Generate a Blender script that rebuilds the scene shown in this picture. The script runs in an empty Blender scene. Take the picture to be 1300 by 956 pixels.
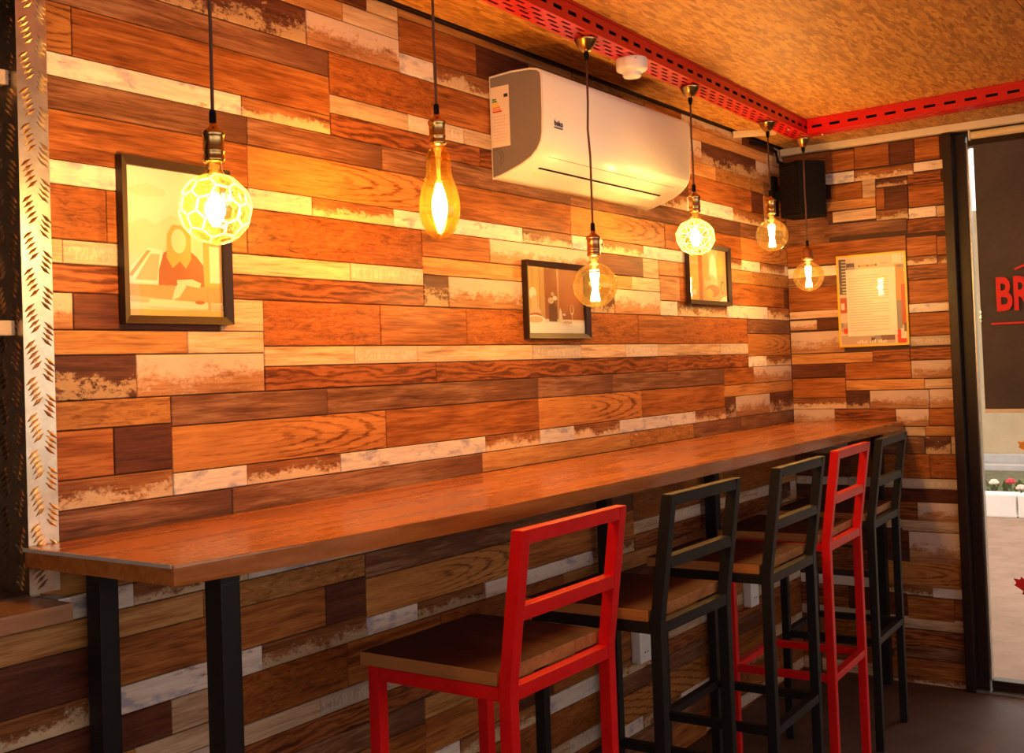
import bpy, bmesh, math, random
from mathutils import Vector, Matrix
random.seed(7)
sin, cos, pi, rad = math.sin, math.cos, math.pi, math.radians
C = bpy.context.scene.collection
SC = bpy.context.scene

# ------------------------------------------------------------------ camera, world, light, exposure
EYE = 1.45                        # camera height above the floor (m)
FPX = 1410.466                    # focal length in pixels of the 1300 px wide frame
cam = bpy.data.cameras.new('camera')
cam_o = bpy.data.objects.new('camera', cam); C.objects.link(cam_o)
cam.sensor_fit = 'HORIZONTAL'; cam.sensor_width = 36.0
cam.lens = 36.0 * FPX / 1300.0
cam.shift_y = -(478.0 - 433.3) / 1300.0
cam.clip_start = 0.05; cam.clip_end = 200
_a, _b, _c = rad(35.0201), rad(1.3837), rad(-2.06465)
_fw = Vector((cos(_a)*cos(_b), sin(_a)*cos(_b), sin(_b)))
_rt = _fw.cross(Vector((0, 0, 1))).normalized(); _up = _rt.cross(_fw)
_r2 = _rt*cos(_c) + _up*sin(_c); _u2 = -_rt*sin(_c) + _up*cos(_c)
cam_o.matrix_world = Matrix((( _r2.x, _u2.x, -_fw.x, 0), (_r2.y, _u2.y, -_fw.y, 0), (_r2.z, _u2.z, -_fw.z, EYE), (0, 0, 0, 1)))
SC.camera = cam_o

world = bpy.data.worlds.new('sky'); SC.world = world; world.use_nodes = True
_bg = world.node_tree.nodes['Background']
_bg.inputs['Color'].default_value = (1.0, 0.87, 0.78, 1); _bg.inputs['Strength'].default_value = 1.55

BULB_W = 17.0
BULB_COL = (1.0, 0.53, 0.19)
SC.view_settings.view_transform = 'Standard'; SC.view_settings.look = 'None'
SC.view_settings.gamma = 1.0; SC.view_settings.use_curve_mapping = False
SC.view_settings.exposure = 0.62

def R(z):                        # height relative to the eye -> world height
    return EYE + z

# ------------------------------------------------------------------ node helpers
def mat(name):
    m = bpy.data.materials.new(name); m.use_nodes = True
    nt = m.node_tree; b = nt.nodes['Principled BSDF']
    return m, nt, b
def simple(name, col, rough=.5, metal=0., coat=0., spec=None):
    m, nt, b = mat(name)
    b.inputs['Base Color'].default_value = (*col, 1); b.inputs['Roughness'].default_value = rough
    b.inputs['Metallic'].default_value = metal
    if coat: b.inputs['Coat Weight'].default_value = coat; b.inputs['Coat Roughness'].default_value = .1
    if spec is not None: b.inputs['Specular IOR Level'].default_value = spec
    return m
def N(nt, t, **kw):
    n = nt.nodes.new(t)
    for k, v in kw.items():
        if k in n.inputs.keys(): n.inputs[k].default_value = v
        else: setattr(n, k, v)
    return n
def L(nt, a, b): nt.links.new(a, b)
def ramp(nt, fac, stops):
    r = N(nt, 'ShaderNodeValToRGB'); e = r.color_ramp.elements
    while len(e) < len(stops): e.new(.5)
    for el, (p, c) in zip(e, stops): el.position = p; el.color = (*c, 1)
    L(nt, fac, r.inputs[0]); return r.outputs[0]
def framp(nt, fac, a, b, lo=0., hi=1.):
    r = N(nt, 'ShaderNodeMapRange', clamp=True); r.inputs[1].default_value = a; r.inputs[2].default_value = b
    r.inputs[3].default_value = lo; r.inputs[4].default_value = hi
    L(nt, fac, r.inputs[0]); return r.outputs[0]
def mixc(nt, fac, a, b, mode='MIX'):
    m = N(nt, 'ShaderNodeMix', data_type='RGBA', blend_type=mode)
    if isinstance(fac, (int, float)): m.inputs[0].default_value = fac
    else: L(nt, fac, m.inputs[0])
    for i, v in ((6, a), (7, b)):
        if isinstance(v, tuple): m.inputs[i].default_value = (*v, 1)
        else: L(nt, v, m.inputs[i])
    return m.outputs[2]
def math_(nt, op, a, b=None):
    m = N(nt, 'ShaderNodeMath', operation=op)
    for i, v in ((0, a), (1, b)):
        if v is None: continue
        if isinstance(v, (int, float)): m.inputs[i].default_value = v
        else: L(nt, v, m.inputs[i])
    return m.outputs[0]
def obj_coords(nt, jitter=True):
    tc = N(nt, 'ShaderNodeTexCoord'); oi = N(nt, 'ShaderNodeObjectInfo')
    if not jitter: return tc.outputs['Object'], tc, oi
    s = N(nt, 'ShaderNodeVectorMath', operation='MULTIPLY_ADD')
    cmb = N(nt, 'ShaderNodeCombineXYZ')
    for i in range(3): L(nt, oi.outputs['Random'], cmb.inputs[i])
    L(nt, cmb.outputs[0], s.inputs[0]); s.inputs[1].default_value = (31., 17., 23.)
    L(nt, tc.outputs['Object'], s.inputs[2])
    return s.outputs[0], tc, oi
def mapped(nt, v, scale, loc=(0, 0, 0)):
    m = N(nt, 'ShaderNodeMapping'); L(nt, v, m.inputs[0])
    m.inputs['Scale'].default_value = scale; m.inputs['Location'].default_value = loc
    return m.outputs[0]
def noise(nt, v, scale=5, detail=4, rough=.55, dist=0):
    n = N(nt, 'ShaderNodeTexNoise'); L(nt, v, n.inputs['Vector'])
    n.inputs['Scale'].default_value = scale; n.inputs['Detail'].default_value = detail
    n.inputs['Roughness'].default_value = rough; n.inputs['Distortion'].default_value = dist
    return n.outputs['Fac']

# ------------------------------------------------------------------ plank materials (printed laminate boards)
def plank_mat(name, dark, mid, light, kind='plain', chip=None, rough=.42):
    m, nt, b = mat(name)
    v, tc, oi = obj_coords(nt)
    fine = noise(nt, mapped(nt, v, (2.2, 1, 42)), 3, 5, .65, .6)
    big = noise(nt, mapped(nt, v, (1.2, 1, 9)), 3, 3, .5, .8)
    f = math_(nt, 'ADD', math_(nt, 'MULTIPLY', fine, .6), math_(nt, 'MULTIPLY', big, .4))
    if kind == 'arch':
        w = N(nt, 'ShaderNodeTexWave', wave_type='RINGS', rings_direction='SPHERICAL')
        mp = N(nt, 'ShaderNodeMapping'); L(nt, tc.outputs['Object'], mp.inputs[0])
        mp.inputs['Scale'].default_value = (.13, 0, 1.0); mp.inputs['Location'].default_value = (.012, 0, -.006)
        L(nt, mp.outputs[0], w.inputs['Vector']); w.inputs['Scale'].default_value = 26
        w.inputs['Distortion'].default_value = 2.6; w.inputs['Detail'].default_value = 3; w.inputs['Detail Scale'].default_value = 7
        sx = N(nt, 'ShaderNodeSeparateXYZ'); L(nt, tc.outputs['Generated'], sx.inputs[0])
        wf = math_(nt, 'MULTIPLY', framp(nt, w.outputs['Fac'], .30, .0), framp(nt, sx.outputs[0], .25, .6))
        f = math_(nt, 'SUBTRACT', math_(nt, 'ADD', math_(nt, 'MULTIPLY', f, .7), .20), math_(nt, 'MULTIPLY', wf, .17))
    if kind == 'swirl':
        w = N(nt, 'ShaderNodeTexWave', wave_type='BANDS', bands_direction='Z')
        L(nt, mapped(nt, v, (3, 1, 14)), w.inputs['Vector']); w.inputs['Scale'].default_value = 1.2
        w.inputs['Distortion'].default_value = 14; w.inputs['Detail'].default_value = 4; w.inputs['Detail Scale'].default_value = 1.6
        f = math_(nt, 'ADD', math_(nt, 'MULTIPLY', f, .82), math_(nt, 'MULTIPLY', w.outputs['Fac'], .20))
    if kind == 'tree':
        t = noise(nt, mapped(nt, v, (7, 1, 26)), 2.6, 5, .7, 1.5)
        f = math_(nt, 'ADD', math_(nt, 'MULTIPLY', f, .45), math_(nt, 'MULTIPLY', t, .55))
    pores = noise(nt, mapped(nt, v, (5, 1, 120)), 3, 3, .6, .3)
    col = ramp(nt, f, [(.35, dark), (.48, mid), (.61, light)])
    col = mixc(nt, framp(nt, pores, .56, .68, 0, .6), col, dark)
    if chip:
        ccol, lo, hi, grad = chip
        ch = math_(nt, 'ADD', math_(nt, 'MULTIPLY', noise(nt, mapped(nt, v, (20, 1, 30)), 2.6, 8, .8, .3), .55), math_(nt, 'MULTIPLY', noise(nt, mapped(nt, v, (5, 1, 11)), 2.2, 4, .6, .4), .45))
        if grad:                                          # the paint survives along one edge of the board print
            sp = N(nt, 'ShaderNodeSeparateXYZ'); L(nt, tc.outputs['Generated'], sp.inputs[0])
            ch = math_(nt, 'ADD', ch, math_(nt, 'MULTIPLY', math_(nt, 'SUBTRACT', sp.outputs[2], .5), grad))
        fac = framp(nt, ch, lo, hi)
        cc = mixc(nt, noise(nt, mapped(nt, v, (4, 1, 12)), 4, 3), tuple(x*.72 for x in ccol), ccol)
        col = mixc(nt, fac, col, cc)
    if kind == 'white':
        blu = noise(nt, mapped(nt, v, (4, 1, 9)), 3.2, 4, .6)
        col = mixc(nt, framp(nt, blu, .53, .66), col, (.40, .36, .42))
        br = noise(nt, mapped(nt, v, (5, 1, 20)), 2.3, 6, .7)
        col = mixc(nt, framp(nt, br, .60, .70), col, (.30, .16, .09))
    if kind == 'letter':
        w = N(nt, 'ShaderNodeTexWave', wave_type='BANDS', bands_direction='X')
        L(nt, mapped(nt, v, (1, 1, .4)), w.inputs['Vector']); w.inputs['Scale'].default_value = 17
        w.inputs['Distortion'].default_value = 16; w.inputs['Detail'].default_value = 4; w.inputs['Detail Scale'].default_value = 3
        sp = N(nt, 'ShaderNodeSeparateXYZ'); L(nt, tc.outputs['Generated'], sp.inputs[0])
        band = math_(nt, 'MULTIPLY', framp(nt, sp.outputs[2], .16, .24), framp(nt, sp.outputs[2], .80, .72))
        col = mixc(nt, math_(nt, 'MULTIPLY', math_(nt, 'MULTIPLY', framp(nt, w.outputs['Fac'], .45, .7), band), .45), col, (.74, .68, .60))
    if kind == 'darkend':
        sp = N(nt, 'ShaderNodeSeparateXYZ'); L(nt, tc.outputs['Generated'], sp.inputs[0])
        en = noise(nt, mapped(nt, v, (9, 1, 30)), 2, 4)
        e = math_(nt, 'ADD', sp.outputs[0], math_(nt, 'MULTIPLY', math_(nt, 'SUBTRACT', en, .5), .25))
        col = mixc(nt, framp(nt, e, .62, 1.0, 0, .8), col, (.11, .045, .028))
    # small board-to-board variation
    hs = N(nt, 'ShaderNodeHueSaturation'); L(nt, col, hs.inputs['Color'])
    L(nt, framp(nt, oi.outputs['Random'], 0, 1, .88, 1.16), hs.inputs['Value']); hs.inputs['Saturation'].default_value = 1.04
    L(nt, hs.outputs[0], b.inputs['Base Color'])
    bp = N(nt, 'ShaderNodeBump'); bp.inputs['Strength'].default_value = .12; bp.inputs['Distance'].default_value = .002
    L(nt, fine, bp.inputs['Height']); L(nt, bp.outputs[0], b.inputs['Normal'])
    b.inputs['Roughness'].default_value = rough; b.inputs['Specular IOR Level'].default_value = .18
    return m
PM = {
 'O': plank_mat('wood_orange_brown', (.115, .033, .011), (.305, .100, .031), (.47, .185, .060)),
 'H': plank_mat('wood_honey_arch', (.145, .045, .014), (.385, .150, .048), (.53, .24, .080), 'arch'),
 'Y': plank_mat('wood_honey_plain', (.26, .100, .034), (.47, .220, .080), (.60, .325, .13)),
 'W': plank_mat('wood_white_paint', (.62, .50, .42), (.74, .63, .54), (.82, .73, .64), 'white'),
 'P': plank_mat('wood_pale_tan', (.30, .165, .088), (.55, .375, .24), (.68, .50, .34)),
 'Q': plank_mat('wood_pale_stencilled', (.42, .31, .23), (.55, .43, .33), (.62, .51, .41), 'letter'),
 'M': plank_mat('wood_mottled', (.085, .027, .011), (.25, .092, .034), (.37, .160, .064), 'plain', ((.72, .53, .34), .49, .57, -.24)),
 'D': plank_mat('wood_dark_chipped', (.045, .015, .01), (.09, .031, .019), (.145, .055, .03), 'plain', ((.52, .34, .20), .52, .57, -.20)),
 'S': plank_mat('wood_swirl_red', (.08, .022, .010), (.22, .068, .025), (.36, .125, .046), 'swirl'),
 'G': plank_mat('wood_grey_brown', (.070, .025, .012), (.190, .078, .038), (.33, .172, .100), 'darkend'),
 'T': plank_mat('wood_tree_brown', (.06, .017, .007), (.27, .085, .026), (.40, .145, .043), 'tree'),
 'N': plank_mat('wood_knotty', (.09, .030, .011), (.34, .145, .046), (.48, .24, .085), 'tree', ((.68, .48, .28), .60, .65, 0)),
 'K': plank_mat('wood_dark_red', (.05, .015, .009), (.098, .031, .017), (.145, .05, .026)),
 'L': plank_mat('wood_pale_worn', (.18, .07, .03), (.35, .165, .078), (.46, .25, .13), 'plain', ((.68, .52, .43), .43, .55, .34)),
}

def flat_wood(name, c1, c2, c3, stretch, rough=.3, coat=.4, axis=0, scale=3.):
    m, nt, b = mat(name)
    v, tc, oi = obj_coords(nt)
    s = [26, 26, 26]; s[axis] = stretch
    f1 = noise(nt, mapped(nt, v, tuple(s)), scale, 5, .6, .5)
    s2 = [7, 7, 7]; s2[axis] = .7
    f2 = noise(nt, mapped(nt, v, tuple(s2)), scale, 3, .5, .6)
    f = math_(nt, 'ADD', math_(nt, 'MULTIPLY', f1, .5), math_(nt, 'MULTIPLY', f2, .5))
    L(nt, ramp(nt, f, [(.30, c1), (.5, c2), (.68, c3)]), b.inputs['Base Color'])
    L(nt, framp(nt, f2, .3, .7, rough-.07, rough+.12), b.inputs['Roughness'])
    b.inputs['Coat Weight'].default_value = coat; b.inputs['Coat Roughness'].default_value = .16
    return m
M_counter = flat_wood('counter_wood', (.30, .078, .014), (.45, .140, .024), (.56, .205, .040), .45, .26, .30)
M_sill = flat_wood('sill_wood', (.24, .10, .045), (.36, .17, .08), (.46, .24, .12), 1.1, .4, .2)
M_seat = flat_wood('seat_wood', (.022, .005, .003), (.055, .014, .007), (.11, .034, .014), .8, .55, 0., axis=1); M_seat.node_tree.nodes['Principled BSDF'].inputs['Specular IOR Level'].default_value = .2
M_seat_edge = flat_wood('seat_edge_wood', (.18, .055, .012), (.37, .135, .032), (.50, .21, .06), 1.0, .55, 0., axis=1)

def osb():
    m, nt, b = mat('osb_board')
    tc = N(nt, 'ShaderNodeTexCoord'); v = tc.outputs['Object']
    cols = []
    base = None
    for i, ang in enumerate((12, 67, -38, 110)):
        mp = N(nt, 'ShaderNodeMapping'); L(nt, v, mp.inputs[0])
        mp.inputs['Rotation'].default_value = (0, 0, rad(ang)); mp.inputs['Scale'].default_value = (14, 84, 30)
        mp.inputs['Location'].default_value = (i*3.1, i*1.7, 0)
        vo = N(nt, 'ShaderNodeTexVoronoi'); L(nt, mp.outputs[0], vo.inputs['Vector']); vo.inputs['Scale'].default_value = 1.3
        sp = N(nt, 'ShaderNodeSeparateColor'); L(nt, vo.outputs['Color'], sp.inputs[0])
        c = ramp(nt, sp.outputs[0], [(0., (.29, .112, .018)), (.45, (.50, .235, .048)), (1., (.70, .39, .10))])
        if base is None: base = c
        else: base = mixc(nt, framp(nt, sp.outputs[1], .48, .52), base, c)
    sm = noise(nt, mapped(nt, v, (9, 60, 9)), 3, 4)
    base = mixc(nt, framp(nt, sm, .60, .70, 0, .55), base, (.17, .075, .028))
    big = noise(nt, v, 2.2, 3)
    base = mixc(nt, framp(nt, big, .35, .65, 0, .22), base, (.34, .17, .06))
    L(nt, base, b.inputs['Base Color']); b.inputs['Roughness'].default_value = .55
    bp = N(nt, 'ShaderNodeBump'); bp.inputs['Strength'].default_value = .2; bp.inputs['Distance'].default_value = .002
    L(nt, sm, bp.inputs['Height']); L(nt, bp.outputs[0], b.inputs['Normal'])
    return m
M_osb = osb()

def noisy(name, c1, c2, scale, rough=.8, metal=0., detail=5):
    m, nt, b = mat(name); tc = N(nt, 'ShaderNodeTexCoord')
    L(nt, ramp(nt, noise(nt, tc.outputs['Object'], scale, detail, .65), [(.32, c1), (.68, c2)]), b.inputs['Base Color'])
    b.inputs['Roughness'].default_value = rough; b.inputs['Metallic'].default_value = metal
    return m
M_back = simple('backing_dark_brown', (.055, .022, .012), .8)  # dark brown wood of the backing wall behind the planks
M_floor = noisy('floor_brown', (.060, .026, .014), (.11, .050, .028), 6, .6)
M_plain_wall = noisy('plain_wall', (.30, .13, .06), (.38, .18, .09), 3, .8)
M_red = simple('red_paint', (.58, .005, .008), .36, 0, .1)
M_red_worn = noisy('red_paint_worn', (.62, .004, .006), (.76, .008, .008), 9, .38); M_red_worn.node_tree.nodes['Principled BSDF'].inputs['Specular IOR Level'].default_value = .28
M_black = simple('black_paint', (.009, .008, .008), .48, spec=.3)
M_blackm = simple('black_matte', (.004, .0035, .0035), .75, spec=.15)
M_brass = noisy('aged_brass', (.46, .27, .09), (.62, .40, .15), 40, .26, 1.)
M_copper = noisy('aged_copper', (.42, .20, .10), (.58, .30, .16), 40, .3, 1.)
M_cord = simple('brown_cord', (.10, .045, .03), .7)
M_alu = noisy('checker_aluminium', (.62, .49, .33), (.82, .68, .48), 30, .30, 1.)
M_alu_dull = noisy('dull_aluminium', (.40, .40, .38), (.58, .57, .54), 24, .36, 1.)
M_white = simple('white_plastic', (.86, .84, .81), .32)
M_ivory = simple('ivory_plastic', (.80, .70, .54), .4)
M_acside = simple('ac_side_grey', (.21, .19, .20), .5)
M_frame = simple('frame_dark_brown', (.026, .010, .007), .45, spec=.3)
M_door = simple('door_frame_brown', (.020, .009, .006), .36, spec=.3)
M_blind = noisy('blind_fabric', (.050, .038, .034), (.075, .058, .050), 5, .75)
M_letter = simple('red_print', (.72, .012, .012), .6)
M_dark = simple('dark_print', (.03, .025, .025), .6)
M_pave = noisy('pavement', (.24, .145, .092), (.35, .225, .15), 5, .9, detail=8)
M_kerb = noisy('kerb_white', (.80, .76, .70), (.90, .86, .80), 6, .8)
M_soil = noisy('soil_green', (.06, .07, .03), (.16, .14, .07), 10, .9)
M_road = noisy('road_grey', (.28, .26, .25), (.36, .33, .31), 3, .9)
M_sand = noisy('rendered_wall', (.42, .31, .18), (.50, .38, .23), 2.5, .9)

def bulb_glass(name, tint, glow, transl):
    m, nt, b = mat(name); nt.nodes.remove(b)
    out = nt.nodes['Material Output']
    tr = N(nt, 'ShaderNodeBsdfTransparent'); tr.inputs[0].default_value = (*tint, 1)
    gl = N(nt, 'ShaderNodeBsdfGlossy'); gl.inputs['Roughness'].default_value = .03
    tl = N(nt, 'ShaderNodeBsdfTranslucent'); tl.inputs[0].default_value = (*glow, 1)
    lw = N(nt, 'ShaderNodeLayerWeight'); lw.inputs[0].default_value = .32
    m1 = N(nt, 'ShaderNodeMixShader'); m1.inputs[0].default_value = transl
    L(nt, tr.outputs[0], m1.inputs[1]); L(nt, tl.outputs[0], m1.inputs[2])
    m2 = N(nt, 'ShaderNodeMixShader'); L(nt, framp(nt, lw.outputs['Fresnel'], 0, 1, .02, .55), m2.inputs[0])
    L(nt, m1.outputs[0], m2.inputs[1]); L(nt, gl.outputs[0], m2.inputs[2])
    L(nt, m2.outputs[0], out.inputs[0]); return m
M_amber = bulb_glass('amber_glass', (1., .80, .42), (1., .60, .14), .010)
M_deep = bulb_glass('deep_amber_glass', (1., .66, .16), (1., .46, .04), .011)
M_clear = bulb_glass('facet_glass', (1., .86, .50), (1., .62, .16), .016)
def emit(name, col, st):
    m, nt, b = mat(name); b.inputs['Base Color'].default_value = (*col, 1)
    b.inputs['Emission Color'].default_value = (*col, 1); b.inputs['Emission Strength'].default_value = st
    return m
M_fil = emit('filament_glow', (1., .84, .50), 60)
def pane_glass():
    m, nt, b = mat('pane_glass'); nt.nodes.remove(b); out = nt.nodes['Material Output']
    tr = N(nt, 'ShaderNodeBsdfTransparent'); tr.inputs[0].default_value = (.97, .97, .96, 1)
    gl = N(nt, 'ShaderNodeBsdfGlossy'); gl.inputs['Roughness'].default_value = .01
    lw = N(nt, 'ShaderNodeLayerWeight'); lw.inputs[0].default_value = .2
    mx = N(nt, 'ShaderNodeMixShader'); L(nt, framp(nt, lw.outputs['Fresnel'], 0, 1, .03, .7), mx.inputs[0])
    L(nt, tr.outputs[0], mx.inputs[1]); L(nt, gl.outputs[0], mx.inputs[2]); L(nt, mx.outputs[0], out.inputs[0]); return m
M_pane = pane_glass()

# ------------------------------------------------------------------ mesh helpers
def box(bm, lo, hi, mi=0):
    x0, y0, z0 = lo; x1, y1, z1 = hi
    v = [bm.verts.new(p) for p in ((x0,y0,z0),(x1,y0,z0),(x1,y1,z0),(x0,y1,z0),(x0,y0,z1),(x1,y0,z1),(x1,y1,z1),(x0,y1,z1))]
    for f in ((3,2,1,0),(4,5,6,7),(0,1,5,4),(1,2,6,5),(2,3,7,6),(3,0,4,7)):
        bm.faces.new([v[i] for i in f]).material_index = mi
    return v
def bar(bm, p, q, w, h, up=(0, 0, 1), mi=0):
    """rectangular bar from p to q, w wide sideways, h along up"""
    p, q = Vector(p), Vector(q); d = (q-p).normalized(); u = Vector(up); s = d.cross(u)
    if s.length < 1e-4: s = d.cross(Vector((0, 1, 0)))
    s.normalize(); u = s.cross(d).normalized()
    v = []
    for c in (p, q):
        for a, b2 in ((-1, -1), (1, -1), (1, 1), (-1, 1)): v.append(bm.verts.new(c + s*a*w/2 + u*b2*h/2))
    for f in ((3,2,1,0),(4,5,6,7),(0,1,5,4),(1,2,6,5),(2,3,7,6),(3,0,4,7)): bm.faces.new([v[i] for i in f]).material_index = mi
def lathe(bm, prof, n=24, c=(0, 0, 0), mi=0):
    """profile [(r, z)] turned about the vertical axis at c"""
    rings = []
    for r, z in prof:
        if r < 1e-6: rings.append([bm.verts.new((c[0], c[1], c[2]+z))])
        else: rings.append([bm.verts.new((c[0]+r*cos(2*pi*i/n), c[1]+r*sin(2*pi*i/n), c[2]+z)) for i in range(n)])
    for a, b2 in zip(rings, rings[1:]):
        for i in range(n):
            j = (i+1) % n
            if len(a) == 1 and len(b2) == 1: continue
            if len(a) == 1: f = (a[0], b2[j], b2[i])
            elif len(b2) == 1: f = (a[i], a[j], b2[0])
            else: f = (a[i], a[j], b2[j], b2[i])
            bm.faces.new(f).material_index = mi
def tube(bm, pts, r, n=8, mi=0):
    pts = [Vector(p) for p in pts]; rings = []
    for k, p in enumerate(pts):
        d = (pts[min(k+1, len(pts)-1)] - pts[max(k-1, 0)]).normalized()
        s = d.cross(Vector((0, 0, 1))) if abs(d.z) < .95 else d.cross(Vector((1, 0, 0)))
        s.normalize(); u = s.cross(d)
        rings.append([bm.verts.new(p + (s*cos(2*pi*i/n) + u*sin(2*pi*i/n))*r) for i in range(n)])
    for a, b2 in zip(rings, rings[1:]):
        for i in range(n): bm.faces.new((a[i], a[(i+1) % n], b2[(i+1) % n], b2[i])).material_index = mi
    bm.faces.new(list(reversed(rings[0]))); bm.faces.new(rings[-1])
def poly(bm, pts, mi=0):
    f = bm.faces.new([bm.verts.new(p) for p in pts]); f.material_index = mi; return f
def prism_x(bm, prof, x0, x1, mi=0):
    """closed (y, z) profile extruded along x"""
    a = [bm.verts.new((x0, y, z)) for y, z in prof]; b2 = [bm.verts.new((x1, y, z)) for y, z in prof]
    n = len(prof); fs = []
    for i in range(n): fs.append(bm.faces.new((a[i], a[(i+1) % n], b2[(i+1) % n], b2[i])))
    fs.append(bm.faces.new(list(reversed(a)))); fs.append(bm.faces.new(b2))
    for f in fs: f.material_index = mi
    return fs
def obj(name, bm, mats, parent=None, smooth=False, bevel=0., loc=None, normals=True):
    if bevel:
        bmesh.ops.bevel(bm, geom=[e for e in bm.edges], offset=bevel, segments=2, affect='EDGES', profile=.7)
    if normals: bmesh.ops.recalc_face_normals(bm, faces=bm.faces)
    me = bpy.data.meshes.new(name); bm.to_mesh(me); bm.free()
    for m in (mats if isinstance(mats, (list, tuple)) else [mats]): me.materials.append(m)
    if smooth:
        for p in me.polygons: p.use_smooth = True
    o = bpy.data.objects.new(name, me); C.objects.link(o)
    if loc: o.location = loc
    if parent is not None: o.parent = parent
    return o
def new(): return bmesh.new()
def struct(o): o['kind'] = 'structure'; return o
def tag(o, label, cat, group=None):
    o['label'] = label; o['category'] = cat
    if group: o['group'] = group
    return o
def thing(name, label, cat, loc=(0, 0, 0), rotz=0., group=None):
    o = bpy.data.objects.new(name, None); C.objects.link(o); o.empty_display_size = .05
    o.location = loc; o.rotation_euler = (0, 0, rotz)
    return tag(o, label, cat, group)
def text_mesh(s, size, ext=.0006, offset=0.):
    cu = bpy.data.curves.new('print', 'FONT'); cu.body = s; cu.size = size; cu.extrude = ext; cu.offset = offset
    cu.resolution_u = 3
    o = bpy.data.objects.new('print', cu); C.objects.link(o)
    dg = bpy.context.evaluated_depsgraph_get()
    me = bpy.data.meshes.new_from_object(o.evaluated_get(dg))
    bpy.data.objects.remove(o); bpy.data.curves.remove(cu)
    return me

WY, EX, CEIL = 1.93, 5.028, .98    # long wall plane, end wall plane, ceiling (relative to the eye)
FLOOR = -EYE

# ------------------------------------------------------------------ room shell
bm = new(); box(bm, (-2.6, -2.4, -.12), (EX+.07, 2.9, 0)); struct(obj('floor', bm, M_floor))
bm = new(); box(bm, (-2.6, -2.4, R(CEIL)+.012), (EX+.14, 2.9, R(CEIL)+.14)); ceiling = struct(obj('ceiling', bm, M_blackm))
# chipboard sheets of the ceiling with narrow open joints
xs = [-2.6, -.55, 1.9, 4.35, EX+.1]; ys = [-2.4, -.66, .59, 1.90]
for i in range(4):
    for j in range(3):
        bm = new(); box(bm, (xs[i]+.0015, ys[j]+.0015, R(CEIL)), (xs[i+1]-.0015, ys[j+1]-.0015, R(CEIL)+.012))
        obj('osb_sheet', bm, M_osb, ceiling)
bm = new(); box(bm, (1.17, WY, R(-.386)), (EX+.14, WY+.10, R(CEIL)+.012)); box(bm, (-2.6, WY, 0), (EX+.14, WY+.10, R(-.386)))
box(bm, (-2.6, WY, R(-.386)), (-.4, WY+.10, R(CEIL)+.012))
wall_left = struct(obj('wall_left', bm, M_back))
bm = new(); box(bm, (EX, 1.20, 0), (EX+.14, WY, R(CEIL)+.012)); box(bm, (EX, 0.02, R(.945)), (EX+.14, 1.20, R(CEIL)+.012)); box(bm, (EX, -2.4, 0), (EX+.14, .02, R(CEIL)+.012))
wall_end = struct(obj('wall_end', bm, M_back))
bm = new()
box(bm, (-2.6, -2.52, 0), (EX+.14, -2.4, 1.0)); box(bm, (-2.6, -2.52, 2.32), (EX+.14, -2.4, R(CEIL)+.14))
for xa, xb in ((-2.6, -2.3), (-.1, .1), (2.3, 2.5), (4.7, EX+.14)): box(bm, (xa, -2.52, 1.0), (xb, -2.4, 2.32))
struct(obj('wall_right', bm, M_plain_wall))  # unseen wall; its openings are sized to let in fill daylight
bm = new(); box(bm, (-2.72, -2.52, 0), (-2.6, 2.9, 1.05)); box(bm, (-2.72, -2.52, 2.3), (-2.6, 2.9, R(CEIL)+.14)); box(bm, (-2.72, -2.52, .8), (-2.6, -2.0, 2.3)); box(bm, (-2.72, .8, .8), (-2.6, 2.9, 2.3)); struct(obj('wall_back', bm, M_plain_wall))  # unseen wall; the opening is added for more fill from behind
# the dark room behind the serving hatch
bm = new(); box(bm, (-2.6, 2.9, 0), (EX+.14, 3.0, R(CEIL)+.14)); box(bm, (1.75, WY+.10, 0), (1.8, 2.9, R(CEIL)+.012))
struct(obj('wall_kitchen', bm, noisy('kitchen_dark', (.05, .026, .014), (.11, .055, .028), 2.5, .6)))

# ------------------------------------------------------------------ planks on the long wall
def plank_mesh(l, h, t):
    """flat board, local x along, z up, front face towards -y, chamfered front edge"""
    me = bpy.data.meshes.new('plank'); c = min(.0016, h*.06)
    a, b2 = l/2, h/2
    vs = [(-a, 0, -b2), (a, 0, -b2), (a, 0, b2), (-a, 0, b2), (-a, -t+c, -b2), (a, -t+c, -b2), (a, -t+c, b2), (-a, -t+c, b2),
          (-a+c, -t, -b2+c), (a-c, -t, -b2+c), (a-c, -t, b2-c), (-a+c, -t, b2-c)]
    fs = [(8, 9, 10, 11)] + [(i, (i+1) % 4, 4+(i+1) % 4, 4+i) for i in range(4)] + [(4+i, 4+(i+1) % 4, 8+(i+1) % 4, 8+i) for i in range(4)] + [(3, 2, 1, 0)]
    me.from_pydata(vs, [], fs); me.update()
    return me
NPL = [0, 0]
GAP = .0011
def plank(wall, kind, u0, u1, z0, z1, t=None):
    if u1-u0 < .012 or z1-z0 < .008: return
    t = t or random.choice((.0042, .005, .0058, .0066))
    me = plank_mesh(u1-u0-2*GAP, z1-z0-2*GAP, t); me.materials.append(PM[kind])
    o = bpy.data.objects.new('plank', me); C.objects.link(o)
    um, zm = (u0+u1)/2, R((z0+z1)/2)
    if wall is wall_left: o.location = (um, WY, zm); NPL[0] += 1
    else: o.location = (EX, um, zm); o.rotation_euler = (0, 0, -pi/2); NPL[1] += 1
    o.parent = wall
BL, CH, Z0 = 1.385, .2090, 1.0123
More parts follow.
